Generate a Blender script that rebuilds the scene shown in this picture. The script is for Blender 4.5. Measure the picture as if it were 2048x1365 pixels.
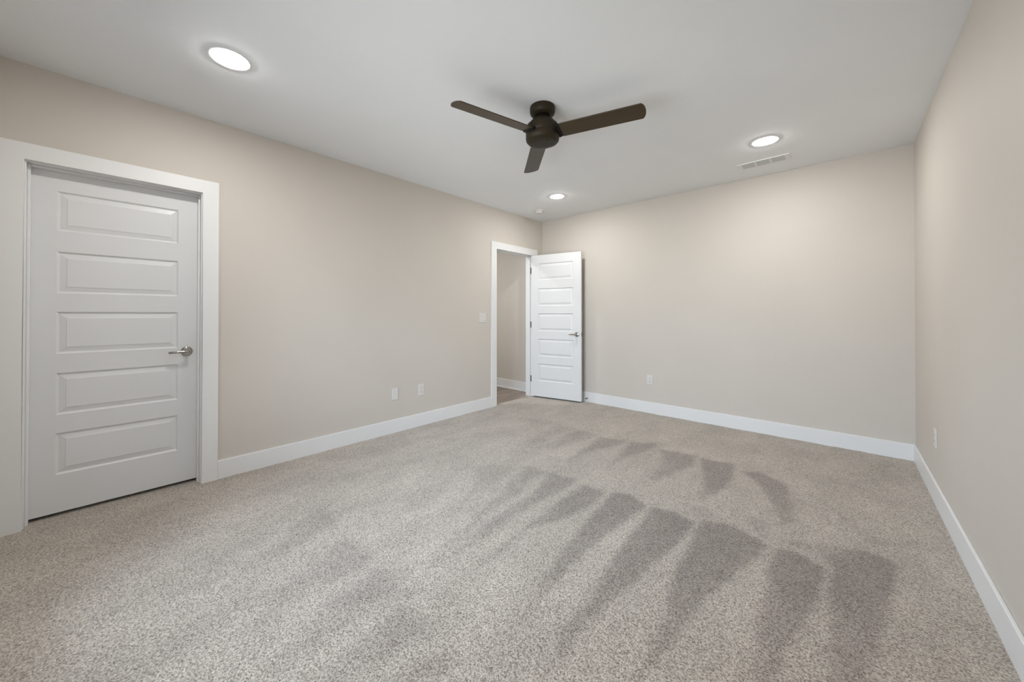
import bpy, bmesh, math, random
import numpy as np
from mathutils import Vector, Matrix

for o in list(bpy.data.objects):
    bpy.data.objects.remove(o)
scene = bpy.context.scene
COL = scene.collection
PI = math.pi

# ------------------------------------------------------------------ camera
F_PX, YAW, PITCH = 731.68, 0.734513, 0.00663
EYE = 1.22
cam_data = bpy.data.cameras.new('camera')
cam_data.sensor_fit = 'HORIZONTAL'
cam_data.sensor_width = 36.0
cam_data.lens = F_PX / 2048 * 36.0
cam_data.shift_y = -(682.5 - 624.87) / 2048
cam_data.clip_start = 0.02
cam = bpy.data.objects.new('camera', cam_data)
COL.objects.link(cam)
cam.location = (0, 0, EYE)
cam.rotation_euler = (PI / 2 + PITCH, 0, YAW)
scene.camera = cam

# ------------------------------------------------------------------ view, sky, lights
scene.view_settings.view_transform = 'Standard'
scene.view_settings.look = 'None'
scene.view_settings.gamma = 1.0
scene.view_settings.use_curve_mapping = False
scene.view_settings.exposure = 0.0

LAMP_COL = (0.99, 0.97, 0.935)
LAMP_STRENGTH = 264.0
SKY_STRENGTH = 11.8
world = bpy.data.worlds.new('overcast_sky')
scene.world = world
world.use_nodes = True
wn = world.node_tree.nodes
# pale sky above the horizon, dimmer pale ground below it
_tc = wn.new('ShaderNodeTexCoord')
_sp = wn.new('ShaderNodeSeparateXYZ')
_mr = wn.new('ShaderNodeMapRange')
_mr.inputs['From Min'].default_value = -0.25
_mr.inputs['From Max'].default_value = 0.35
_rp = wn.new('ShaderNodeValToRGB')
_rp.color_ramp.elements[0].color = (0.62, 0.65, 0.66, 1)
_rp.color_ramp.elements[1].color = (0.78, 0.965, 1.20, 1)
world.node_tree.links.new(_tc.outputs['Generated'], _sp.inputs['Vector'])
world.node_tree.links.new(_sp.outputs['Z'], _mr.inputs['Value'])
world.node_tree.links.new(_mr.outputs['Result'], _rp.inputs['Fac'])
world.node_tree.links.new(_rp.outputs['Color'], wn['Background'].inputs['Color'])
wn['Background'].inputs['Strength'].default_value = SKY_STRENGTH

# room dimensions (metres); the camera stands above the origin
XL, XR, YB, YF, H = -3.449, 0.45, 4.52, -0.50, 2.653
WT = 0.116                       # wall thickness
WIN = (-2.60, -0.60, 0.25, 2.10)  # window behind the camera: x0, x1, z0, z1


def area_light(name, loc, rot, sx, sy, power, color, shape='RECTANGLE', portal=False):
    d = bpy.data.lights.new(name, 'AREA')
    d.shape = shape
    d.size = sx
    if shape == 'RECTANGLE':
        d.size_y = sy
    d.energy = power
    d.color = color
    if portal:
        d.cycles.is_portal = True
    o = bpy.data.objects.new(name, d)
    o.location = loc
    o.rotation_euler = rot
    COL.objects.link(o)
    return o


# daylight enters through the window behind the camera (portal = sampling of the sky)
area_light('window_portal', ((WIN[0] + WIN[1]) / 2, YF - WT - 0.02, (WIN[2] + WIN[3]) / 2),
           (PI / 2, 0, 0), WIN[1] - WIN[0], WIN[3] - WIN[2], 1.0, (1, 1, 1), portal=True)
# ceiling lamp over the photographer and the hall lamp, both out of the frame
LAMP_W = LAMP_STRENGTH * PI * PI * 0.072 ** 2
area_light('bedroom_ceiling_lamp', (-0.467, 0.455, H - 0.022), (0, 0, 0), 0.144, 0, LAMP_W, LAMP_COL, 'DISK')
area_light('hall_ceiling_lamp', (-4.25, 2.9, H - 0.022), (0, 0, 0), 0.144, 0, LAMP_W * 1.85, (0.93, 0.97, 1.0), 'DISK')


# ------------------------------------------------------------------ materials
def new_mat(name):
    m = bpy.data.materials.new(name)
    m.use_nodes = True
    nt = m.node_tree
    return m, nt, nt.nodes['Principled BSDF']


def N(nt, kind, **kw):
    n = nt.nodes.new(kind)
    for k, v in kw.items():
        setattr(n, k, v)
    return n


def ramp(nt, stops, interp='LINEAR'):
    r = nt.nodes.new('ShaderNodeValToRGB')
    r.color_ramp.interpolation = interp
    e = r.color_ramp.elements
    while len(e) < len(stops):
        e.new(0.5)
    for i, (p, c) in enumerate(stops):
        e[i].position = p
        e[i].color = (*c, 1) if len(c) == 3 else c
    return r


def paint(name, color, rough=0.55, bump=0.0, scale=300.0, var=0.015, spec=0.35):
    """painted surface: faint tone variation and orange-peel bump"""
    m, nt, p = new_mat(name)
    tc = N(nt, 'ShaderNodeTexCoord')
    n1 = N(nt, 'ShaderNodeTexNoise')
    n1.inputs['Scale'].default_value = 1.7
    n1.inputs['Detail'].default_value = 3
    nt.links.new(tc.outputs['Object'], n1.inputs['Vector'])
    lo = tuple(c * (1 - var) for c in color)
    hi = tuple(min(1, c * (1 + var)) for c in color)
    r = ramp(nt, [(0.3, lo), (0.7, hi)])
    nt.links.new(n1.outputs['Fac'], r.inputs['Fac'])
    nt.links.new(r.outputs['Color'], p.inputs['Base Color'])
    p.inputs['Roughness'].default_value = rough
    p.inputs['Specular IOR Level'].default_value = spec
    if bump > 0:
        n2 = N(nt, 'ShaderNodeTexNoise')
        n2.inputs['Scale'].default_value = scale
        n2.inputs['Detail'].default_value = 2
        nt.links.new(tc.outputs['Object'], n2.inputs['Vector'])
        b = N(nt, 'ShaderNodeBump')
        b.inputs['Strength'].default_value = bump
        b.inputs['Distance'].default_value = 0.0006
        nt.links.new(n2.outputs['Fac'], b.inputs['Height'])
        nt.links.new(b.outputs['Normal'], p.inputs['Normal'])
    return m


def metal(name, color, rough, metallic=1.0):
    m, nt, p = new_mat(name)
    tc = N(nt, 'ShaderNodeTexCoord')
    n = N(nt, 'ShaderNodeTexNoise')
    n.inputs['Scale'].default_value = 60
    nt.links.new(tc.outputs['Object'], n.inputs['Vector'])
    r = ramp(nt, [(0.3, (rough * 0.85,) * 3), (0.7, (min(1, rough * 1.15),) * 3)])
    nt.links.new(n.outputs['Fac'], r.inputs['Fac'])
    nt.links.new(r.outputs['Color'], p.inputs['Roughness'])
    p.inputs['Base Color'].default_value = (*color, 1)
    p.inputs['Metallic'].default_value = metallic
    return m


WALL = paint('greige_wall_paint', (0.60, 0.555, 0.502), 0.62, 0.25, 260)
CEIL = paint('white_ceiling_paint', (0.81, 0.825, 0.84), 0.85, 0.3, 220, spec=0.15)
TRIM = paint('white_trim_paint', (0.77, 0.77, 0.765), 0.38, 0, spec=0.4)
DOORP = paint('white_door_paint', (0.705, 0.71, 0.712), 0.36, 0.12, 90, spec=0.4)
PLASTIC = paint('white_plastic', (0.685, 0.665, 0.645), 0.35, 0, spec=0.45)
SLOT = paint('dark_slot', (0.06, 0.055, 0.05), 0.6)
BRONZE = metal('oil_rubbed_bronze', (0.026, 0.019, 0.010), 0.5, 0.0)
BRONZE.node_tree.nodes['Principled BSDF'].inputs['Specular IOR Level'].default_value = 0.2
BRACKET = metal('black_bronze', (0.008, 0.007, 0.006), 0.55, 0.0)
BRACKET.node_tree.nodes['Principled BSDF'].inputs['Specular IOR Level'].default_value = 0.2
NICKEL = metal('satin_nickel', (0.42, 0.40, 0.375), 0.16)
HINGE = metal('black_hinge_metal', (0.008, 0.008, 0.008), 0.6, 0.0)
RUBBER = paint('dark_rubber', (0.03, 0.028, 0.026), 0.7)
GREY = paint('grey_vent_louver', (0.56, 0.565, 0.57), 0.5)


def blade_mat():
    m, nt, p = new_mat('dark_brown_fan_blade')
    tc = N(nt, 'ShaderNodeTexCoord')
    mp = N(nt, 'ShaderNodeMapping')
    mp.inputs['Scale'].default_value = (3, 60, 60)
    n = N(nt, 'ShaderNodeTexNoise')
    n.inputs['Scale'].default_value = 2.0
    n.inputs['Detail'].default_value = 5
    nt.links.new(tc.outputs['Object'], mp.inputs['Vector'])
    nt.links.new(mp.outputs['Vector'], n.inputs['Vector'])
    r = ramp(nt, [(0.3, (0.044, 0.031, 0.016)), (0.7, (0.060, 0.043, 0.023))])
    nt.links.new(n.outputs['Fac'], r.inputs['Fac'])
    nt.links.new(r.outputs['Color'], p.inputs['Base Color'])
    p.inputs['Roughness'].default_value = 0.40
    p.inputs['Specular IOR Level'].default_value = 0.3
    return m


BLADE = blade_mat()


def lens_mat():
    m = bpy.data.materials.new('glowing_lens')
    m.use_nodes = True
    nt = m.node_tree
    nt.nodes.clear()
    out = N(nt, 'ShaderNodeOutputMaterial')
    e = N(nt, 'ShaderNodeEmission')
    e.inputs['Color'].default_value = (*LAMP_COL, 1)
    e.inputs['Strength'].default_value = LAMP_STRENGTH
    nt.links.new(e.outputs['Emission'], out.inputs['Surface'])
    return m


LENS = lens_mat()


def glass_mat():
    m = bpy.data.materials.new('window_glass')
    m.use_nodes = True
    nt = m.node_tree
    nt.nodes.clear()
    out = N(nt, 'ShaderNodeOutputMaterial')
    t = N(nt, 'ShaderNodeBsdfTransparent')
    g = N(nt, 'ShaderNodeBsdfGlossy')
    g.inputs['Roughness'].default_value = 0.02
    f = N(nt, 'ShaderNodeFresnel')
    f.inputs['IOR'].default_value = 1.45
    mx = N(nt, 'ShaderNodeMixShader')
    nt.links.new(f.outputs['Fac'], mx.inputs['Fac'])
    nt.links.new(t.outputs['BSDF'], mx.inputs[1])
    nt.links.new(g.outputs['BSDF'], mx.inputs[2])
    nt.links.new(mx.outputs['Shader'], out.inputs['Surface'])
    return m


def math_node(nt, op, a=None, b=None, clamp=False):
    n = N(nt, 'ShaderNodeMath', operation=op, use_clamp=clamp)
    for i, v in enumerate((a, b)):
        if v is None:
            continue
        if isinstance(v, (int, float)):
            n.inputs[i].default_value = v
        else:
            nt.links.new(v, n.inputs[i])
    return n.outputs[0]


def carpet_mat():
    m, nt, p = new_mat('speckled_beige_carpet')
    tc = N(nt, 'ShaderNodeTexCoord')
    # slight waviness so that tufts are not regular
    v1 = N(nt, 'ShaderNodeTexVoronoi')
    v1.inputs['Scale'].default_value = 210
    v1.inputs['Randomness'].default_value = 1.0
    nt.links.new(tc.outputs['Object'], v1.inputs['Vector'])
    sep = N(nt, 'ShaderNodeSeparateColor')
    nt.links.new(v1.outputs['Color'], sep.inputs['Color'])
    n1 = N(nt, 'ShaderNodeTexNoise')
    n1.inputs['Scale'].default_value = 150
    n1.inputs['Detail'].default_value = 4
    n1.inputs['Roughness'].default_value = 0.7
    nt.links.new(tc.outputs['Object'], n1.inputs['Vector'])
    nl = math_node(nt, 'MULTIPLY', n1.outputs['Fac'], 1.3)
    mixv = math_node(nt, 'ADD', math_node(nt, 'MULTIPLY', sep.outputs['Red'], 0.45), nl)
    # range about 0.35 .. 1.3
    yarn = ramp(nt, [(0.0, (0.10, 0.075, 0.058)), (0.28, (0.275, 0.228, 0.188)),
                     (0.55, (0.468, 0.414, 0.350)), (1.0, (0.715, 0.658, 0.570))])
    fac = N(nt, 'ShaderNodeMapRange')
    fac.inputs['From Min'].default_value = 0.45
    fac.inputs['From Max'].default_value = 1.30
    nt.links.new(mixv, fac.inputs['Value'])
    nt.links.new(fac.outputs['Result'], yarn.inputs['Fac'])
    # broad brushed areas
    n2 = N(nt, 'ShaderNodeTexNoise')
    n2.inputs['Scale'].default_value = 2.6
    n2.inputs['Detail'].default_value = 6
    n2.inputs['Roughness'].default_value = 0.62
    mp = N(nt, 'ShaderNodeMapping')
    mp.inputs['Scale'].default_value = (1.6, 0.8, 1)
    mp.inputs['Rotation'].default_value = (0, 0, 0.15)
    nt.links.new(tc.outputs['Object'], mp.inputs['Vector'])
    nt.links.new(mp.outputs['Vector'], n2.inputs['Vector'])
    r2 = ramp(nt, [(0.32, (0.84, 0.84, 0.84)), (0.66, (1.07, 1.07, 1.07))])
    nt.links.new(n2.outputs['Fac'], r2.inputs['Fac'])
    mul = N(nt, 'ShaderNodeMix', data_type='RGBA', blend_type='MULTIPLY')
    mul.inputs['Factor'].default_value = 1.0
    nt.links.new(yarn.outputs['Color'], mul.inputs['A'])
    nt.links.new(r2.outputs['Color'], mul.inputs['B'])
    # vacuum strokes: pile lying the other way reads darker and a little redder
    at = N(nt, 'ShaderNodeAttribute', attribute_name='pile_lean')
    n3 = N(nt, 'ShaderNodeTexNoise')
    n3.inputs['Scale'].default_value = 55
    n3.inputs['Detail'].default_value = 5
    n3.inputs['Roughness'].default_value = 0.8
    nt.links.new(tc.outputs['Object'], n3.inputs['Vector'])
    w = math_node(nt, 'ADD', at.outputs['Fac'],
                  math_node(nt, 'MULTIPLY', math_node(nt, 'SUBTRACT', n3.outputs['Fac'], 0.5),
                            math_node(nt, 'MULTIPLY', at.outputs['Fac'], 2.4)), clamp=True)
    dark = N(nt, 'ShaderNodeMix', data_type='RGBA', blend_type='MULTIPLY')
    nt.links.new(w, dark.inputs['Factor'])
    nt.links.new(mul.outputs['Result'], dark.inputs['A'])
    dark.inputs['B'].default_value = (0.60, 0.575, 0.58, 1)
    nt.links.new(dark.outputs['Result'], p.inputs['Base Color'])
    p.inputs['Roughness'].default_value = 0.95
    p.inputs['Specular IOR Level'].default_value = 0.1
    p.inputs['Sheen Weight'].default_value = 0.30
    p.inputs['Sheen Roughness'].default_value = 0.4
    b = N(nt, 'ShaderNodeBump')
    b.inputs['Strength'].default_value = 0.75
    b.inputs['Distance'].default_value = 0.004
    nt.links.new(mixv, b.inputs['Height'])
    nt.links.new(b.outputs['Normal'], p.inputs['Normal'])
    return m


def plank_mat():
    m, nt, p = new_mat('grey_brown_plank_floor')
    tc = N(nt, 'ShaderNodeTexCoord')
    mp = N(nt, 'ShaderNodeMapping')
    mp.inputs['Rotation'].default_value = (0, 0, PI / 2)
    nt.links.new(tc.outputs['Object'], mp.inputs['Vector'])
    br = N(nt, 'ShaderNodeTexBrick')
    br.inputs['Scale'].default_value = 1.0
    br.inputs['Brick Width'].default_value = 1.2
    br.inputs['Row Height'].default_value = 0.15
    br.inputs['Mortar Size'].default_value = 0.0015
    br.inputs['Color1'].default_value = (0.30, 0.235, 0.19, 1)
    br.inputs['Color2'].default_value = (0.21, 0.165, 0.14, 1)
    br.inputs['Mortar'].default_value = (0.06, 0.05, 0.04, 1)
    nt.links.new(mp.outputs['Vector'], br.inputs['Vector'])
    mp2 = N(nt, 'ShaderNodeMapping')
    mp2.inputs['Scale'].default_value = (40, 2.2, 1)
    nt.links.new(tc.outputs['Object'], mp2.inputs['Vector'])
    n = N(nt, 'ShaderNodeTexNoise')
    n.inputs['Scale'].default_value = 1.0
    n.inputs['Detail'].default_value = 6
    nt.links.new(mp2.outputs['Vector'], n.inputs['Vector'])
    r = ramp(nt, [(0.35, (0.45, 0.45, 0.46)), (0.65, (1.5, 1.5, 1.48))])
    nt.links.new(n.outputs['Fac'], r.inputs['Fac'])
    mul = N(nt, 'ShaderNodeMix', data_type='RGBA', blend_type='MULTIPLY')
    mul.inputs['Factor'].default_value = 1.0
    nt.links.new(br.outputs['Color'], mul.inputs['A'])
    nt.links.new(r.outputs['Color'], mul.inputs['B'])
    nt.links.new(mul.outputs['Result'], p.inputs['Base Color'])
    p.inputs['Roughness'].default_value = 0.38
    return m


CARPET = carpet_mat()
PLANK = plank_mat()
GLASS = glass_mat()


# ------------------------------------------------------------------ mesh helpers
def box(bm, x0, x1, y0, y1, z0, z1, bev=0.0, seg=2):
    vs = [bm.verts.new(v) for v in ((x0, y0, z0), (x1, y0, z0), (x1, y1, z0), (x0, y1, z0),
                                    (x0, y0, z1), (x1, y0, z1), (x1, y1, z1), (x0, y1, z1))]
    fs = [bm.faces.new([vs[i] for i in f]) for f in
          ((0, 3, 2, 1), (4, 5, 6, 7), (0, 1, 5, 4), (1, 2, 6, 5), (2, 3, 7, 6), (3, 0, 4, 7))]
    if bev > 0:
        es = list({e for f in fs for e in f.edges})
        bmesh.ops.bevel(bm, geom=es, offset=bev, segments=seg, profile=0.5, affect='EDGES')
    return vs


def lathe(bm, prof, seg=48, axis='Z', centre=(0, 0, 0), smooth=True):
    """prof: (radius, height) list, spun round the axis through centre"""
    rings = []
    for r, h in prof:
        ring = []
        if r < 1e-6:
            pts = [(0, 0, h)]
        else:
            pts = [(r * math.cos(2 * PI * i / seg), r * math.sin(2 * PI * i / seg), h) for i in range(seg)]
        for x, y, z in pts:
            if axis == 'X':
                x, y, z = z, x, y
            elif axis == 'Y':
                x, y, z = y, z, x
            ring.append(bm.verts.new((x + centre[0], y + centre[1], z + centre[2])))
        rings.append(ring)
    for a, b in zip(rings, rings[1:]):
        for i in range(seg):
            j = (i + 1) % seg
            if len(a) == 1 and len(b) == 1:
                continue
            if len(a) == 1:
                f = bm.faces.new((a[0], b[j], b[i]))
            elif len(b) == 1:
                f = bm.faces.new((a[i], a[j], b[0]))
            else:
                f = bm.faces.new((a[i], a[j], b[j], b[i]))
            f.smooth = smooth


def tube(bm, pts, radii, seg=16, flat=None):
    """swept tube through pts; flat = (dir, factor) squashes the section"""
    rings = []
    n = len(pts)
    for i, pnt in enumerate(pts):
        pnt = Vector(pnt)
        t = (Vector(pts[min(i + 1, n - 1)]) - Vector(pts[max(i - 1, 0)])).normalized()
        up = Vector((0, 0, 1)) if abs(t.z) < 0.9 else Vector((1, 0, 0))
        a = t.cross(up).normalized()
        b = a.cross(t).normalized()
        ra, rb = radii[i] if isinstance(radii[i], tuple) else (radii[i], radii[i])
        rings.append([bm.verts.new(pnt + a * ra * math.cos(2 * PI * k / seg) + b * rb * math.sin(2 * PI * k / seg))
                      for k in range(seg)])
    for r0, r1 in zip(rings, rings[1:]):
        for k in range(seg):
            f = bm.faces.new((r0[k], r0[(k + 1) % seg], r1[(k + 1) % seg], r1[k]))
            f.smooth = True
    bm.faces.new(list(reversed(rings[0])))
    bm.faces.new(rings[-1])


def obj(name, bm, mat, parent=None, fix=True):
    if fix:
        bmesh.ops.recalc_face_normals(bm, faces=bm.faces)
    me = bpy.data.meshes.new(name)
    bm.to_mesh(me)
    bm.free()
    me.materials.append(mat)
    o = bpy.data.objects.new(name, me)
    COL.objects.link(o)
    if parent is not None:
        o.parent = parent
    return o


def tag(o, label=None, cat=None, group=None, kind=None):
    if label:
        o['label'] = label
    if cat:
        o['category'] = cat
    if group:
        o['group'] = group
    if kind:
        o['kind'] = kind
    return o


def empty(name, loc=(0, 0, 0), rotz=0.0):
    o = bpy.data.objects.new(name, None)
    o.empty_display_size = 0.1
    COL.objects.link(o)
    o.location = loc
    o.rotation_euler = (0, 0, rotz)
    return o


def boxes(name, mat, lst, parent=None, bev=0.0):
    bm = bmesh.new()
    for b in lst:
        box(bm, *b, bev=bev)
    return obj(name, bm, mat, parent)


def struct(name, mat, lst, label, cat, bev=0.0):
    return tag(boxes(name, mat, lst, None, bev), label, cat, kind='structure')


def copy_tree(o, parent=None):
    c = o.copy()
    COL.objects.link(c)
    c.parent = parent
    for ch in [k for k in bpy.data.objects if k.parent == o]:
        copy_tree(ch, c)
    return c


# ------------------------------------------------------------------ room shell
D1 = (-0.3125, 0.4560)   # closed door: faces of the jambs along the left wall
D2 = (3.5020, 4.2760)    # doorway to the hall
JT = 0.019               # jamb thickness
HEAD = 2.098             # underside of the head jambs
XO = XL - WT             # outer face of the left wall
ro = HEAD + JT           # rough opening height

struct('wall_left', WALL, [
    (XO, XL, YF - WT, D1[0] - JT, -0.03, H),
    (XO, XL, D1[0] - JT, D1[1] + JT, ro, H),
    (XO, XL, D1[1] + JT, D2[0] - JT, -0.03, H),
    (XO, XL, D2[0] - JT, D2[1] + JT, ro, H),
    (XO, XL, D2[1] + JT, YB, -0.03, H),
], 'long greige painted wall on the left with two white framed doorways', 'wall')
struct('wall_back', WALL, [(XO, XR + WT, YB, YB + WT, -0.03, H)],
       'greige painted wall across the far end of the room', 'wall')
struct('wall_right', WALL, [(XR, XR + WT, YF - WT, YB, -0.03, H)],
       'plain greige painted wall running along the right side', 'wall')
struct('wall_front', WALL, [
    (XL, WIN[0], YF - WT, YF, -0.03, H),
    (WIN[1], XR, YF - WT, YF, -0.03, H),
    (WIN[0], WIN[1], YF - WT, YF, -0.03, WIN[2]),
    (WIN[0], WIN[1], YF - WT, YF, WIN[3], H),
], 'greige wall with the window, behind the photographer', 'wall')
struct('ceiling', CEIL, [(XO, XR + WT, YF - WT, YB + WT, H, H + 0.12)],
       'smooth white flat ceiling over the whole room', 'ceiling')

# window behind the camera
def window(name, loc, rotz, width, hh, label):
    w = empty(name, loc, rotz)
    tag(w, label, 'window', kind='structure')
    hw = width / 2
    boxes('window_frame', TRIM, [
        (-hw, -hw + 0.05, -0.03, 0.03, 0, hh), (hw - 0.05, hw, -0.03, 0.03, 0, hh),
        (-hw + 0.05, hw - 0.05, -0.03, 0.03, 0, 0.05), (-hw + 0.05, hw - 0.05, -0.03, 0.03, hh - 0.05, hh),
        (-0.03, 0.03, -0.03, 0.03, 0.05, hh - 0.05)], w)
    boxes('pane', GLASS, [(-hw + 0.05, -0.03, -0.003, 0.003, 0.05, hh - 0.05)], w)
    boxes('pane', GLASS, [(0.03, hw - 0.05, -0.003, 0.003, 0.05, hh - 0.05)], w)


window('window_1', ((WIN[0] + WIN[1]) / 2, YF - 0.07, WIN[2]), 0, WIN[1] - WIN[0], WIN[3] - WIN[2],
       'wide white window behind the photographer')

# unseen closet shell added behind the closed door to stop sky light leaks
XC = XO - 0.70
struct('wall_closet_light_block', WALL, [
    (XC - 0.05, XC, YF - WT, 1.2, -0.03, H), (XC, XO, YF - WT, YF - 0.02, -0.03, H),
    (XC, XO, 1.15, 1.2, -0.03, H), (XC, XO, YF - WT, 1.2, H, H + 0.05)],
    'unseen closet shell added behind the closed white door to keep sky light out', 'wall')

# hall beyond the open doorway
HX, HY0, HY1 = -5.0, 2.2, 4.475
struct('wall_hall', WALL, [
    (HX, XO, HY1, HY1 + WT, -0.03, H), (HX - WT, HX, HY0, HY1 + WT, -0.03, H),
    (HX, XO, HY0 - WT, HY0, -0.03, H)],
    'greige hall wall seen through the open doorway', 'wall')
struct('ceiling_hall', CEIL, [(HX - WT, XO, HY0 - WT, HY1 + WT, H, H + 0.12)],
       'white ceiling of the hall beyond the open doorway', 'ceiling')
struct('floor_hall', PLANK, [(HX - WT, -3.492, HY0 - WT, HY1 + 0.01, -0.05, -0.006)],
       'grey brown wood plank floor in the hall beyond the open doorway', 'floor')
struct('baseboard_hall', TRIM, [
    (HX, XO, HY1 - 0.014, HY1, -0.006, 0.142), (HX, XO, HY1 - 0.028, HY1 - 0.014, -0.006, 0.014)],
    'white baseboard with shoe moulding along the hall wall', 'baseboard', bev=0.003)


# ------------------------------------------------------------------ carpet
MARKS = [
    (0.35, 0.05, [(-2.805, 3.281), (-2.436, 3.398), (-2.376, 3.134), (-2.578, 3.118)]),
    (0.4, 0.04, [(-2.342, 3.381), (-2.102, 3.359), (-2.148, 2.801), (-2.162, 2.428), (-2.266, 2.771)]),
    (0.5, 0.04, [(-2.117, 3.345), (-1.828, 3.365), (-1.857, 3.102), (-1.944, 2.807), (-1.916, 2.526), (-2.022, 2.806)]),
    (0.75, 0.03, [(-1.813, 3.297), (-1.575, 3.394), (-1.551, 3.267), (-1.689, 2.855), (-1.694, 2.554), (-1.756, 2.908)]),
    (0.75, 0.03, [(-1.522, 3.367), (-1.291, 3.501), (-1.266, 3.384), (-1.354, 3.034), (-1.389, 2.62), (-1.44, 2.956)]),
    (0.85, 0.025, [(-1.214, 3.364), (-0.948, 3.431), (-0.915, 3.203), (-1.01, 2.697), (-1.044, 2.71), (-1.086, 2.944)]),
    (0.95, 0.02, [(-0.903, 3.382), (-0.655, 3.438), (-0.609, 3.193), (-0.627, 2.918), (-0.686, 2.613), (-0.714, 2.624), (-0.755, 2.927)]),
    (0.95, 0.02, [(-0.58, 3.326), (-0.463, 3.395), (-0.306, 3.269), (-0.235, 2.986), (-0.227, 2.723), (-0.266, 2.633), (-0.29, 2.776), (-0.358, 2.944), (-0.423, 3.102), (-0.504, 3.241)]),
    (0.4, 0.04, [(-2.185, 2.043), (-2.008, 2.164), (-1.916, 2.157), (-1.853, 1.723), (-1.781, 1.408), (-1.959, 1.726)]),
    (0.55, 0.03, [(-1.883, 2.277), (-1.719, 2.273), (-1.669, 2.018), (-1.606, 1.536), (-1.518, 1.254), (-1.498, 1.062), (-1.584, 1.252), (-1.726, 1.79)]),
    (0.75, 0.025, [(-1.672, 2.28), (-1.461, 2.334), (-1.439, 2.078), (-1.472, 1.599), (-1.447, 1.208), (-1.477, 1.106), (-1.531, 1.424), (-1.561, 1.93)]),
    (0.85, 0.02, [(-1.386, 2.294), (-1.221, 2.303), (-1.202, 2.08), (-1.248, 1.801), (-1.341, 1.622), (-1.314, 1.427), (-1.302, 1.147), (-1.348, 1.436), (-1.378, 1.989)]),
    (0.95, 0.018, [(-1.18, 2.331), (-1.078, 2.385), (-0.931, 2.308), (-0.962, 2.045), (-0.977, 1.675), (-0.971, 1.505), (-0.962, 1.183), (-0.945, 1.078), (-0.999, 1.252), (-1.044, 1.439), (-1.081, 1.582), (-1.113, 1.814)]),
    (1.0, 0.018, [(-0.893, 2.318), (-0.775, 2.354), (-0.641, 2.307), (-0.664, 1.979), (-0.69, 1.777), (-0.732, 1.516), (-0.746, 1.173), (-0.73, 0.976), (-0.759, 1.068), (-0.79, 1.176), (-0.817, 1.447), (-0.838, 1.644), (-0.87, 1.909)]),
    (1.0, 0.018, [(-0.622, 2.366), (-0.503, 2.419), (-0.297, 2.344), (-0.314, 2.211), (-0.402, 1.903), (-0.455, 1.698), (-0.472, 1.524), (-0.485, 1.368), (-0.517, 1.151), (-0.531, 1.326), (-0.546, 1.464), (-0.58, 1.661), (-0.601, 1.858), (-0.61, 2.131)]),
    (1.0, 0.018, [(-0.259, 2.351), (-0.188, 2.377), (-0.07, 2.324), (-0.061, 2.207), (-0.085, 1.965), (-0.115, 1.827), (-0.144, 1.675), (-0.175, 1.466), (-0.242, 1.406), (-0.24, 1.616), (-0.251, 1.853), (-0.259, 2.12)]),
    (0.5, 0.02, [(-0.302, 2.458), (-0.094, 2.539), (0.063, 2.641), (0.022, 2.459), (-0.06, 2.385), (-0.128, 2.4)]),
    (1.0, 0.018, [(-0.058, 2.473), (0.004, 2.567), (0.072, 2.639), (0.186, 2.603), (0.185, 2.476), (0.132, 2.199), (0.095, 1.966), (0.071, 1.689), (-0.021, 1.606), (-0.035, 1.849), (-0.05, 2.108), (-0.043, 2.348), (-0.07, 2.406)]),
    (0.5, 0.04, [(-2.48, 0.918), (-2.196, 0.918), (-2.104, 0.589), (-2.073, 0.345), (-2.282, 0.592)]),
    (0.55, 0.04, [(-2.029, 0.88), (-1.729, 0.893), (-1.711, 0.594), (-1.696, 0.343), (-1.894, 0.613)]),
    (0.55, 0.04, [(-1.655, 0.873), (-1.407, 0.898), (-1.42, 0.637), (-1.445, 0.376), (-1.591, 0.629)]),
    (0.6, 0.035, [(-1.395, 0.814), (-1.158, 0.868), (-1.183, 0.711), (-1.206, 0.525), (-1.291, 0.449), (-1.339, 0.638)]),
    (0.5, 0.04, [(-1.133, 0.782), (-0.988, 0.836), (-0.989, 0.721), (-1.146, 0.579)]),
    (0.2, 0.08, [(-2.541, 0.512), (-2.4, 0.776), (-2.194, 0.483), (-2.073, 0.212), (-2.001, 0.026), (-1.924, -0.033), (-2.235, 0.179)]),
    (0.3, 0.03, [(-3.25, 3.235), (-3.264, 3.385), (-3.087, 3.29), (-3.026, 3.053)]),
    (0.45, 0.03, [(-0.731, 2.513), (-0.64, 2.499), (-0.546, 2.45), (-0.581, 2.375), (-0.672, 2.408)]),
    (0.45, 0.03, [(-0.423, 2.633), (-0.343, 2.597), (-0.329, 2.355), (-0.394, 2.45)]),
    (0.25, 0.03, [(0.009, 3.606), (0.135, 3.518), (0.269, 3.416), (0.241, 3.342), (0.082, 3.405)]),
    (0.3, 0.015, [(-0.115, 3.155), (0.028, 2.968), (0.096, 2.793), (0.081, 2.755), (0.006, 2.905)]),
    (0.35, 0.012, [(0.086, 2.784), (0.204, 2.843), (0.322, 2.938), (0.318, 2.9), (0.201, 2.794), (0.085, 2.735)]),
]


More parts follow.
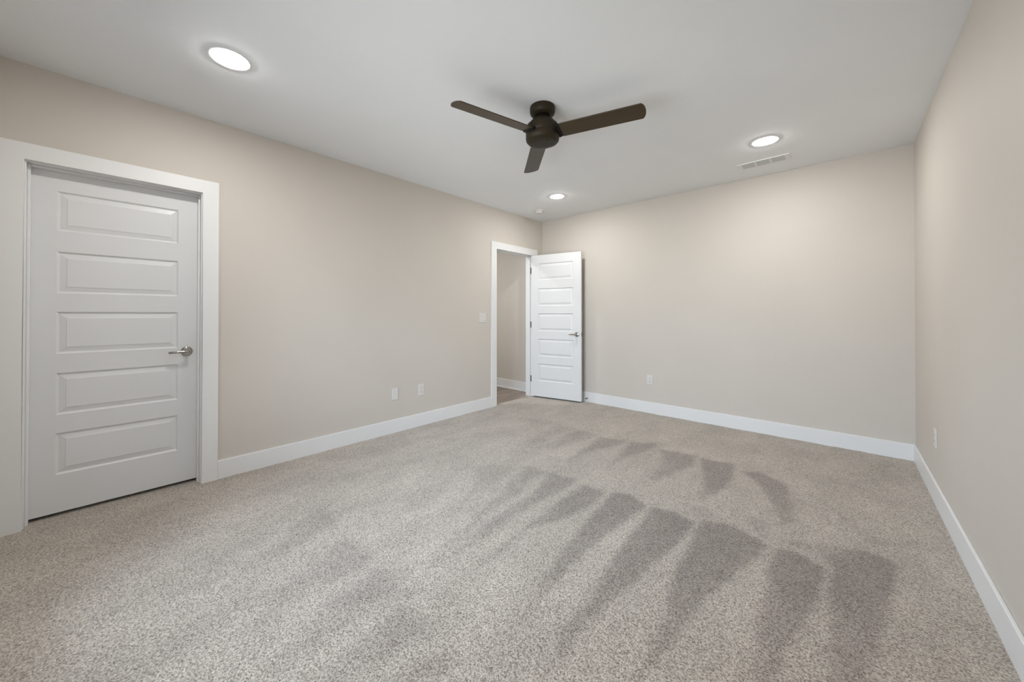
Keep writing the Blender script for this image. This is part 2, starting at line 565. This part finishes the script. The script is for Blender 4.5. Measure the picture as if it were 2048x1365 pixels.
def carpet():
    step = 0.0125
    x0, x1, y0, y1 = XL, XR, YF, YB
    nx, ny = int(round((x1 - x0) / step)), int(round((y1 - y0) / step))
    xs = np.linspace(x0, x1, nx + 1)
    ys = np.linspace(y0, y1, ny + 1)
    X, Y = np.meshgrid(xs, ys)
    P = np.stack([X.ravel(), Y.ravel()], 1)
    rng = np.random.RandomState(4)

    def wob(fr, amp, seed):
        r = np.random.RandomState(seed)
        s = np.zeros(len(P))
        for _ in range(10):
            a = r.uniform(0, 2 * PI)
            k = fr * r.uniform(0.6, 1.6)
            s += np.sin(k * (P[:, 0] * math.cos(a) + P[:, 1] * math.sin(a)) + r.uniform(0, 6.28))
        return s / 10 * amp * 2.2
    Q = P + np.stack([wob(9, 0.012, 1) + wob(40, 0.007, 2), wob(9, 0.012, 3) + wob(40, 0.007, 5)], 1)
    lean = np.zeros(len(P))
    for wgt, soft, poly in MARKS:
        poly = np.array(poly)
        lo, hi = poly.min(0) - 0.3, poly.max(0) + 0.3
        idx = np.where((Q[:, 0] > lo[0]) & (Q[:, 0] < hi[0]) & (Q[:, 1] > lo[1]) & (Q[:, 1] < hi[1]))[0]
        q = Q[idx]
        inside = np.zeros(len(q), bool)
        dist = np.full(len(q), 9.0)
        for i in range(len(poly)):
            a, b = poly[i], poly[(i + 1) % len(poly)]
            ab = b - a
            t = np.clip(((q - a) @ ab) / max(1e-9, ab @ ab), 0, 1)
            dd = np.hypot(*(q - (a + t[:, None] * ab)).T)
            dist = np.minimum(dist, dd)
            c = (a[1] > q[:, 1]) != (b[1] > q[:, 1])
            with np.errstate(divide='ignore', invalid='ignore'):
                xi = (b[0] - a[0]) * (q[:, 1] - a[1]) / (b[1] - a[1]) + a[0]
            inside ^= c & (q[:, 0] < xi)
        sd = np.where(inside, dist, -dist)
        # strokes fade towards the end nearest the window
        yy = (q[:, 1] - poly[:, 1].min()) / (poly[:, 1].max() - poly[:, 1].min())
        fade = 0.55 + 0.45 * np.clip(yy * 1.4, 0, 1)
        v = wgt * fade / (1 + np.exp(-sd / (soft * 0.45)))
        lean[idx] = np.maximum(lean[idx], v)
    z = 0.0012 * wob(60, 1, 7) + 0.0010 * wob(22, 1, 8)
    co = np.stack([P[:, 0], P[:, 1], z], 1)
    W_ = nx + 1
    gi = np.arange(nx * ny)
    r_, c_ = gi // nx, gi % nx
    a_ = r_ * W_ + c_
    faces = np.stack([a_, a_ + 1, a_ + 1 + W_, a_ + W_], 1)
    verts = co.tolist()
    fl = faces.tolist()
    # tongues of carpet into the two doorways and a skirt below
    vl = list(lean)

    def quad(pts):
        n = len(verts)
        verts.extend(pts)
        vl.extend([0.0] * len(pts))
        fl.append(list(range(n, n + len(pts))))
    quad([(XL - 0.043, D2[0], 0), (XL, D2[0], 0), (XL, D2[1], 0), (XL - 0.043, D2[1], 0)])
    quad([(XL - 0.043, D2[0], -0.02), (XL - 0.043, D2[0], 0), (XL - 0.043, D2[1], 0), (XL - 0.043, D2[1], -0.02)])
    quad([(XC, D1[0] - 0.3, 0), (XL, D1[0], 0), (XL, D1[1], 0), (XC, D1[1] + 0.3, 0)])
    quad([(XC, YF, -0.025), (XC, YB, -0.025), (XR, YB, -0.025), (XR, YF, -0.025)])
    me = bpy.data.meshes.new('floor')
    me.from_pydata(verts, [], fl)
    me.update()
    at = me.attributes.new('pile_lean', 'FLOAT', 'POINT')
    at.data.foreach_set('value', np.array(vl, dtype=np.float32))
    me.materials.append(CARPET)
    for p in me.polygons:
        p.use_smooth = True
    o = bpy.data.objects.new('floor', me)
    COL.objects.link(o)
    tag(o, 'beige and grey speckled cut pile carpet with vacuum stroke marks', 'carpet floor', kind='structure')


carpet()

# ------------------------------------------------------------------ baseboards
BT, BH, CT = 0.014, 0.1365, 0.018
CW = 0.094               # casing width
C1 = (D1[0] - 0.005 - CW, D1[1] + 0.005 + CW)
C2 = (D2[0] - 0.005 - CW, D2[1] + 0.005 + CW)


def baseboard(name, x0, x1, y0, y1, label):
    return struct(name, TRIM, [(x0, x1, y0, y1, -0.015, BH)], label, 'baseboard', bev=0.0035)


struct('baseboard_left', TRIM, [(XL, XL + BT, C1[1], C2[0], -0.015, BH), (XL, XL + BT, C2[1], YB, -0.015, BH)],
       'white baseboard along the left wall between the two doorways', 'baseboard', bev=0.0035)
baseboard('baseboard_back', XL + BT, XR, YB - BT, YB, 'white baseboard along the far wall')
baseboard('baseboard_right', XR - BT, XR, YF, YB - BT, 'white baseboard along the right wall')
baseboard('baseboard_front', XL, XR - BT, YF, YF + BT, 'white baseboard under the window behind the photographer')


# ------------------------------------------------------------------ door trim
def door_trim(name, D, stop_x, label, hinge_side_y=None):
    """flat casing, jambs and stops of one doorway: one built-in frame"""
    bm = bmesh.new()
    a, b = D[0] - 0.005, D[1] + 0.005
    zt = HEAD + 0.005
    for x0, x1 in ((XL, XL + CT), (XO - CT, XO)):
        prof = [(a - CW, -0.01), (a - CW, zt + CW), (b + CW, zt + CW), (b + CW, -0.01), (b, -0.01), (b, zt), (a, zt), (a, -0.01)]
        near = [bm.verts.new((x1, y, z)) for y, z in prof]
        far = [bm.verts.new((x0, y, z)) for y, z in prof]
        # two L-shaped halves meeting at the mitres keep every face planar and convex
        for ring, flip in ((near, False), (far, True)):
            for q in ((0, 1, 6, 7), (1, 2, 5, 6), (2, 3, 4, 5)):
                f = [ring[i] for i in q]
                bm.faces.new(list(reversed(f)) if flip else f)
        for i in range(8):
            bm.faces.new((near[i], near[(i + 1) % 8], far[(i + 1) % 8], far[i]))
        es = [e for e in bm.edges if e.is_valid and e.verts[0] in near and e.verts[1] in near and abs(near.index(e.verts[0]) - near.index(e.verts[1])) in (1, 7)]
        bmesh.ops.bevel(bm, geom=es, offset=0.0022, segments=2, profile=0.5, affect='EDGES')
    # jambs
    box(bm, XO, XL, D[0] - JT, D[0], -0.01, HEAD + JT, 0.0012)
    box(bm, XO, XL, D[1], D[1] + JT, -0.01, HEAD + JT, 0.0012)
    box(bm, XO, XL, D[0], D[1], HEAD, HEAD + JT, 0.0012)
    s0, s1 = stop_x
    box(bm, s0, s1, D[0], D[0] + 0.0115, -0.01, HEAD, 0.002)
    box(bm, s0, s1, D[1] - 0.0115, D[1], -0.01, HEAD, 0.002)
    box(bm, s0, s1, D[0] + 0.0115, D[1] - 0.0115, HEAD - 0.0125, HEAD, 0.002)
    return tag(obj(name, bm, TRIM), label, 'door frame', kind='structure')


door_trim('trim_1', D1, (XL - 0.0800, XL - 0.046), 'flat white casing and jamb around the closed door on the left')
door_trim('trim_2', D2, (XL - 0.074, XL - 0.040), 'flat white casing and jamb around the open doorway in the corner')


# ------------------------------------------------------------------ doors
def door_leaf(width, height, panels, py0, py1, thick=0.0355):
    """five-panel moulded door. Local frame: x = along the width from the hinge edge,
    y = thickness (front face at y=0 looking to -y, back at y=thick), z up.
    panels: list of (z0, z1); py0/py1: panel limits along x."""
    bm = bmesh.new()
    prof = [(0.0, 0.0), (0.004, 0.0042), (0.0075, 0.0078), (0.012, 0.0088), (0.038, 0.0030), (0.0395, 0.0012), (0.042, 0.0008)]
    zs = [0.0]
    for z0, z1 in panels:
        zs += [z0, z1]
    zs.append(height)
    xs = [0.0, py0, py1, width]
    for side in (0, 1):
        def V(x, z, d):
            return (x, d if side == 0 else thick - d, z)
        grid = {}
        for i, x in enumerate(xs):
            for j, z in enumerate(zs):
                grid[i, j] = bm.verts.new(V(x, z, 0))
        for i in range(3):
            for j in range(len(zs) - 1):
                q = [grid[i, j], grid[i + 1, j], grid[i + 1, j + 1], grid[i, j + 1]]
                if i == 1 and j % 2 == 1:
                    prev = q
                    for (o_, d_) in prof[1:]:
                        cur = [bm.verts.new(V(x, z, d_)) for x, z in
                               ((xs[1] + o_, zs[j] + o_), (xs[2] - o_, zs[j] + o_),
                                (xs[2] - o_, zs[j + 1] - o_), (xs[1] + o_, zs[j + 1] - o_))]
                        for k in range(4):
                            bm.faces.new((prev[k], prev[(k + 1) % 4], cur[(k + 1) % 4], cur[k]))
                        prev = cur
                    bm.faces.new(prev)
                else:
                    bm.faces.new(q)
        if side == 0:
            g0 = grid
        else:
            n = len(zs) - 1
            for i in range(3):
                bm.faces.new((g0[i, 0], g0[i + 1, 0], grid[i + 1, 0], grid[i, 0]))
                bm.faces.new((g0[i, n], g0[i + 1, n], grid[i + 1, n], grid[i, n]))
            for j in range(n):
                bm.faces.new((g0[0, j], g0[0, j + 1], grid[0, j + 1], grid[0, j]))
                bm.faces.new((g0[3, j], g0[3, j + 1], grid[3, j + 1], grid[3, j]))
    return bm


def lever_handle(parent, x, z, face_y, out, along, label=None):
    """rose + lever. out = -1/+1 (direction of y the handle sticks out), along = x direction of the lever"""
    bm = bmesh.new()
    lathe(bm, [(0.0, 0.0), (0.0335, 0.0), (0.0335, 0.003), (0.0325, 0.006), (0.028, 0.0085), (0.016, 0.010), (0.0, 0.010)],
          40, 'Y', (x, face_y, z))
    if out < 0:
        for v in bm.verts:
            v.co.y = 2 * face_y - v.co.y
    rose = obj('door_handle', bm, NICKEL, parent)
    bm = bmesh.new()
    y1 = face_y + out * 0.054
    tube(bm, [(x, face_y + out * 0.008, z), (x, face_y + out * 0.040, z), (x, face_y + out * 0.0500, z)],
         [0.0115, 0.0105, 0.0105], 20)
    pts = [(x - along * 0.010, y1, z), (x + along * 0.004, y1, z), (x + along * 0.03, y1 + out * 0.002, z),
           (x + along * 0.07, y1 + out * 0.001, z - 0.001), (x + along * 0.097, y1 - out * 0.002, z - 0.002),
           (x + along * 0.101, y1 - out * 0.002, z - 0.002)]
    tube(bm, pts, [(0.007, 0.0085), (0.0085, 0.010), (0.0065, 0.0085), (0.006, 0.0078), (0.006, 0.0075), (0.0045, 0.006)], 18)
    obj('lever', bm, NICKEL, rose)
    return rose


def hinge(parent, x, y, z, jx, jy, h=0.092):
    """knuckle on the pin axis and the leaf let into the jamb, in the door's own frame"""
    bm = bmesh.new()
    lathe(bm, [(0.0, -0.004), (0.004, -0.003), (0.0060, 0.0), (0.0060, h), (0.004, h + 0.003), (0.0, h + 0.004)], 16, 'Z', (x, y, z - h / 2))
    d = (jx - Vector((x, y, 0))).normalized()
    n = Vector((-d.y, d.x, 0)) * 0.0012
    e = jx
    p0 = Vector((x, y, 0))
    vs = []
    for zz in (z - h / 2, z + h / 2):
        for q in (p0 + n, e + n, e - n, p0 - n):
            vs.append(bm.verts.new((q.x, q.y, zz)))
    for f in ((0, 1, 2, 3), (7, 6, 5, 4), (0, 4, 5, 1), (1, 5, 6, 2), (2, 6, 7, 3), (3, 7, 4, 0)):
        bm.faces.new([vs[i] for i in f])
    return obj('hinge', bm, HINGE, parent)


# closed door on the left (opens away from the room)
DZ0, DH = 0.022, 2.072
pan1 = [(0.2505, 0.501), (0.613, 0.8655), (0.982, 1.2370), (1.3505, 1.603), (1.729, 1.9695)]
pan1 = [(a - DZ0, b - DZ0) for a, b in pan1]
W1 = D1[1] - D1[0] - 0.006
bm = door_leaf(W1, DH, pan1, -0.205 - (D1[0] + 0.003), 0.3415 - (D1[0] + 0.003))
d1 = obj('door_1', bm, DOORP)
# local x -> world +y, local front (-y) -> world +x
d1.location = (XL - 0.0800, D1[0] + 0.003, DZ0)
d1.rotation_euler = (0, 0, PI / 2)
tag(d1, 'closed white five-panel door in the left wall', 'door', kind='structure')
lever_handle(d1, 0.389 - (D1[0] + 0.003), 0.955 - DZ0, 0.0, -1, -1)

# open door at the far corner
piv = (-3.443, 4.2700)
OPEN = math.radians(11.0)
W2 = 0.775
d2 = obj('door_2', door_leaf(W2, DH, pan1, 0.110, 0.6565), DOORP)
# local front face (y=0) is the hall-side face, 41 mm in front of the hinge pin
off = Vector((0.004, -0.0415, 0))
rot = Matrix.Rotation(OPEN, 3, 'Z')
lo = Vector((piv[0], piv[1], DZ0)) + rot @ off
d2.location = lo
d2.rotation_euler = (0, 0, OPEN)
tag(d2, 'open white five-panel door standing ajar in the far corner', 'door', kind='structure')
lever_handle(d2, W2 - 0.062, 0.945 - DZ0, 0.0, -1, -1)
lever_handle(d2, W2 - 0.062, 0.945 - DZ0, 0.0355, 1, -1)
bm = bmesh.new()
box(bm, W2, W2 + 0.0012, 0.005, 0.031, 0.945 - DZ0 - 0.0285, 0.945 - DZ0 + 0.0285)
box(bm, W2, W2 + 0.011, 0.012, 0.024, 0.945 - DZ0 - 0.008, 0.945 - DZ0 + 0.008, 0.002)
tag(obj('latch', bm, NICKEL, d2), 'small metal latch plate on the door edge')
for hz in (0.263, 1.071, 1.880):
    jl = rot.transposed() @ (Vector((XL - 0.033, D2[1] - 0.0025, 0)) - Vector((lo.x, lo.y, 0)))
    hinge(d2, -0.004, 0.0415, hz - DZ0, jl, None)

# spring stop on the far baseboard behind the open door
ds = empty('door_stop', (-2.645, YB - BT, 0.055))
tag(ds, 'small dark door stop on the far baseboard behind the open door', 'door stop')
bm = bmesh.new()
lathe(bm, [(0.0, 0.0), (0.010, 0.0), (0.010, -0.003), (0.005, -0.006)] +
      [(0.0045 if i % 2 else 0.006, -0.006 - i * 0.0018) for i in range(1, 22)] + [(0.0, -0.045)], 16, 'Y')
obj('spring', bm, NICKEL, ds)
bm = bmesh.new()
lathe(bm, [(0.0, -0.042), (0.0075, -0.042), (0.0085, -0.048), (0.0075, -0.056), (0.0, -0.057)], 16, 'Y')
obj('rubber_tip', bm, RUBBER, ds)

# ------------------------------------------------------------------ ceiling fan
FX, FY = -1.533, 2.012
fan = empty('ceiling_fan', (FX, FY, H))
tag(fan, 'dark bronze three-blade ceiling fan mounted close to the ceiling', 'ceiling fan')
bm = bmesh.new()
lathe(bm, [(0.0, 0.0), (0.085, 0.0), (0.087, -0.006), (0.087, -0.032), (0.084, -0.044), (0.076, -0.054), (0.062, -0.060), (0.045, -0.062), (0.0, -0.062)], 64)
obj('canopy', bm, BRONZE, fan)
bm = bmesh.new()
lathe(bm, [(0.0, -0.050), (0.052, -0.056), (0.052, -0.082), (0.058, -0.090), (0.0, -0.092)], 48)
obj('neck', bm, BRACKET, fan)
bm = bmesh.new()
lathe(bm, [(0.0, -0.080), (0.056, -0.082), (0.066, -0.088), (0.082, -0.102), (0.093, -0.117), (0.096, -0.121),
           (0.106, -0.128), (0.113, -0.142), (0.1155, -0.160), (0.1155, -0.187), (0.1125, -0.190), (0.1125, -0.193),
           (0.1155, -0.196), (0.1155, -0.216), (0.112, -0.232), (0.102, -0.243), (0.085, -0.249), (0.045, -0.2515), (0.0, -0.252)], 72)
obj('motor_housing', bm, BRONZE, fan)
bm = bmesh.new()
lathe(bm, [(0.0, -0.2505), (0.006, -0.2505), (0.005, -0.2535), (0.0, -0.254)], 16, 'Z', (0.052, -0.018, 0))
obj('cap_screw', bm, BRONZE, fan)


def blade_bm():
    """local x = radius, y = chord"""
    bm = bmesh.new()
    w2, r0, rc, rt = 0.0647, 0.132, 0.654, 0.676
    top = []
    pts = [(r0, -w2 * 0.97), (rc, -w2)]
    for i in range(1, 12):
        t = -1 + 2 * i / 12
        pts.append((rc + (rt - rc) * (1 - t * t) ** 0.75, w2 * t))
    pts += [(rc, w2), (r0, w2 * 0.97)]
    th = 0.006
    up = [bm.verts.new((x, y, th / 2)) for x, y in pts]
    dn = [bm.verts.new((x, y, -th / 2)) for x, y in pts]
    bm.faces.new(up)
    bm.faces.new(list(reversed(dn)))
    n = len(pts)
    for i in range(n):
        j = (i + 1) % n
        bm.faces.new((dn[i], dn[j], up[j], up[i]))
    bmesh.ops.bevel(bm, geom=[e for e in bm.edges if abs((e.verts[0].co - e.verts[1].co).z) < 1e-6], offset=0.0012, segments=1, affect='EDGES')
    return bm


def bracket_bm():
    bm = bmesh.new()
    vs = []
    for x, w, z0, z1 in ((0.090, 0.050, -0.012, 0.010), (0.118, 0.056, -0.010, 0.010), (0.150, 0.050, 0.003, 0.0075), (0.185, 0.034, 0.003, 0.006)):
        vs.append([bm.verts.new((x, -w, z0)), bm.verts.new((x, w, z0)), bm.verts.new((x, w, z1)), bm.verts.new((x, -w, z1))])
    for a, b in zip(vs, vs[1:]):
        for k in range(4):
            bm.faces.new((a[k], a[(k + 1) % 4], b[(k + 1) % 4], b[k]))
    bm.faces.new(vs[0])
    bm.faces.new(list(reversed(vs[-1])))
    return bm


b_me = None
for k in range(3):
    a = 0.2785 + k * 2 * PI / 3
    if k == 0:
        bl = obj('fan_blade', blade_bm(), BLADE, fan)
        br = obj('blade_bracket', bracket_bm(), BRACKET, bl)
    else:
        bl = bl0.copy()
        COL.objects.link(bl)
        br = br0.copy()
        COL.objects.link(br)
        br.parent = bl
    bl.location = (0, 0, 2.4684 - H)
    bl.rotation_euler = (Matrix.Rotation(a, 3, 'Z') @ Matrix.Rotation(-0.2324, 3, 'X')).to_euler()
    if k == 0:
        bl0, br0 = bl, br

# ------------------------------------------------------------------ ceiling disc lights
def disc_light(x, y, label):
    r = empty('ceiling_light', (x, y, H))
    tag(r, label, 'ceiling light', 'round ceiling lights')
    bm = bmesh.new()
    lathe(bm, [(0.0, 0.0), (0.096, 0.0), (0.0965, -0.0022), (0.0950, -0.0038), (0.0900, -0.0040), (0.0745, -0.0034), (0.073, -0.0025), (0.0, -0.0025)], 64, smooth=False)
    obj('trim_ring', bm, TRIM, r)
    bm = bmesh.new()
    lathe(bm, [(0.0730, -0.0036), (0.0705, -0.0054), (0.063, -0.0080), (0.050, -0.0102), (0.030, -0.0120), (0.0, -0.0128)], 64)
    obj('lens', bm, LENS, r)
    return r


l0 = disc_light(-2.540, 0.455, 'glowing round white ceiling light nearest, above the closed door side')
for x, y, lab in ((-0.467, 3.633, 'glowing round white ceiling light beside the air vent on the right'),
                  (-2.559, 3.648, 'glowing round white ceiling light beyond the fan, near the smoke detector')):
    c = copy_tree(l0)
    c.location = (x, y, H)
    c['label'] = lab

# ------------------------------------------------------------------ smoke detector
sd = empty('smoke_detector', (-3.100, 3.985, H))
tag(sd, 'round white smoke detector on the ceiling near the far left corner', 'smoke detector')
bm = bmesh.new()
lathe(bm, [(0.0, 0.0), (0.068, 0.0), (0.069, -0.004), (0.066, -0.008), (0.0, -0.008)], 40)
obj('mounting_base', bm, PLASTIC, sd)
bm = bmesh.new()
lathe(bm, [(0.058, -0.008), (0.060, -0.012), (0.060, -0.024), (0.055, -0.034), (0.040, -0.039), (0.018, -0.040), (0.0, -0.040)], 40)
obj('cover', bm, PLASTIC, sd)
bm = bmesh.new()
for i in range(16):
    a = 2 * PI * i / 16
    box(bm, -0.004, 0.004, 0.0585, 0.0608, -0.021, -0.014)
    for v in bm.verts[-8:] if hasattr(bm.verts, '__getitem__') and bm.verts.ensure_lookup_table() is None else []:
        v.co = Matrix.Rotation(a, 3, 'Z') @ v.co
obj('sensor_slots', bm, SLOT, sd)

# ------------------------------------------------------------------ ceiling vent
vx0, vx1, vy0, vy1 = -0.748, -0.339, 4.040, 4.205
vt = empty('ceiling_vent', ((vx0 + vx1) / 2, (vy0 + vy1) / 2, H))
tag(vt, 'white rectangular air vent with three louvered sections on the ceiling', 'air vent')
hx, hy = (vx1 - vx0) / 2, (vy1 - vy0) / 2
banks = [(-hx + 0.036 + i * 0.1157, -hx + 0.036 + i * 0.1157 + 0.1017) for i in range(3)]
bm = bmesh.new()
T = -0.006
box(bm, -hx, hx, -hy, -hy + 0.022, T, 0, 0.002)
box(bm, -hx, hx, hy - 0.022, hy, T, 0, 0.002)
edges = [-hx] + [v for b in banks for v in b] + [hx]
for i in range(0, len(edges), 2):
    box(bm, edges[i], edges[i + 1], -hy + 0.022, hy - 0.022, T, 0)
obj('frame', bm, TRIM, vt)
for b in banks:
    bm = bmesh.new()
    n = 12
    for i in range(n):
        y = -hy + 0.022 + (2 * hy - 0.044) * (i + 0.5) / n
        q = [(b[0], y - 0.0048, -0.0012), (b[1], y - 0.0048, -0.0012), (b[1], y + 0.0048, -0.0048), (b[0], y + 0.0048, -0.0048)]
        bm.faces.new([bm.verts.new(v) for v in q])
    box(bm, b[0], b[1], -hy + 0.022, hy - 0.022, -0.0006, -0.0001)
    obj('louver_panel', bm, GREY, vt)
for sx in (-1, 1):
    bm = bmesh.new()
    lathe(bm, [(0.0, T), (0.004, T), (0.0035, T - 0.0012), (0.0, T - 0.0015)], 12, 'Z', (sx * (hx - 0.014), 0, 0))
    obj('screw', bm, PLASTIC, vt)


# ------------------------------------------------------------------ wall plates
# local frame: plate in the x-z plane, facing -y (towards the viewer), centre at the origin
def plate_mesh(w, h):
    bm = bmesh.new()
    box(bm, -w / 2, w / 2, -0.0055, 0.0, -h / 2, h / 2, 0.0022, 2)
    return bm


def wall_plate(name, loc, rotz, w, h, label, cat, group=None):
    r = empty(name, loc, rotz)
    tag(r, label, cat, group)
    obj('plate', plate_mesh(w, h), PLASTIC, r)
    return r


def outlet(loc, rotz, label):
    r = wall_plate('wall_outlet', loc, rotz, 0.074, 0.121, label, 'electrical outlet', 'white duplex wall outlets')
    bm = bmesh.new()
    box(bm, -0.0170, 0.0170, -0.0075, -0.005, -0.034, 0.034, 0.001, 1)
    rc = obj('receptacle', bm, PLASTIC, r)
    bm = bmesh.new()
    for s in (-1, 1):
        cz = s * 0.0195
        box(bm, -0.0075, -0.0055, -0.0079, -0.0070, cz - 0.001, cz + 0.0085)
        box(bm, 0.0055, 0.0073, -0.0079, -0.0070, cz, cz + 0.0080)
        lathe(bm, [(0.0, -0.0079), (0.0030, -0.0079), (0.0030, -0.0070)], 12, 'Y', (0, 0, cz - 0.0085))
    obj('slots', bm, SLOT, rc)
    return r


outlet((XL, 2.3215, 0.395), PI / 2, 'white duplex outlet low on the left wall')
o2 = outlet((-1.776, YB, 0.412), 0.0, 'white duplex outlet low on the far wall')
o3 = outlet((XR, 3.633, 0.412), -PI / 2, 'white duplex outlet low on the right wall')
wall_plate('blank_wall_plate', (XL, 2.0075, 0.396), PI / 2, 0.070, 0.121,
           'plain white cover plate without sockets low on the left wall', 'wall plate')
sw = wall_plate('light_switch', (XL, 3.2555, 1.179), PI / 2, 0.120, 0.119,
                'white double rocker light switch on the left wall beside the doorway', 'light switch')
for s in (-1, 1):
    bm = bmesh.new()
    x = s * 0.023
    # tilted paddle, bottom pressed in
    q = [(x - 0.0165, -0.0055, -0.033), (x + 0.0165, -0.0055, -0.033), (x + 0.0165, -0.0055, 0.033), (x - 0.0165, -0.0055, 0.033)]
    f = [(x - 0.0165, -0.0062, -0.033), (x + 0.0165, -0.0062, -0.033), (x + 0.0165, -0.0105, 0.033), (x - 0.0165, -0.0105, 0.033)]
    A = [bm.verts.new(v) for v in q]
    B = [bm.verts.new(v) for v in f]
    bm.faces.new(B)
    for k in range(4):
        bm.faces.new((A[k], A[(k + 1) % 4], B[(k + 1) % 4], B[k]))
    rk = obj('rocker', bm, PLASTIC, sw)
    bm = bmesh.new()
    box(bm, x - 0.0150, x + 0.0150, -0.0060, -0.0050, -0.0352, -0.0332)
    obj('rocker_gap', bm, SLOT, rk)
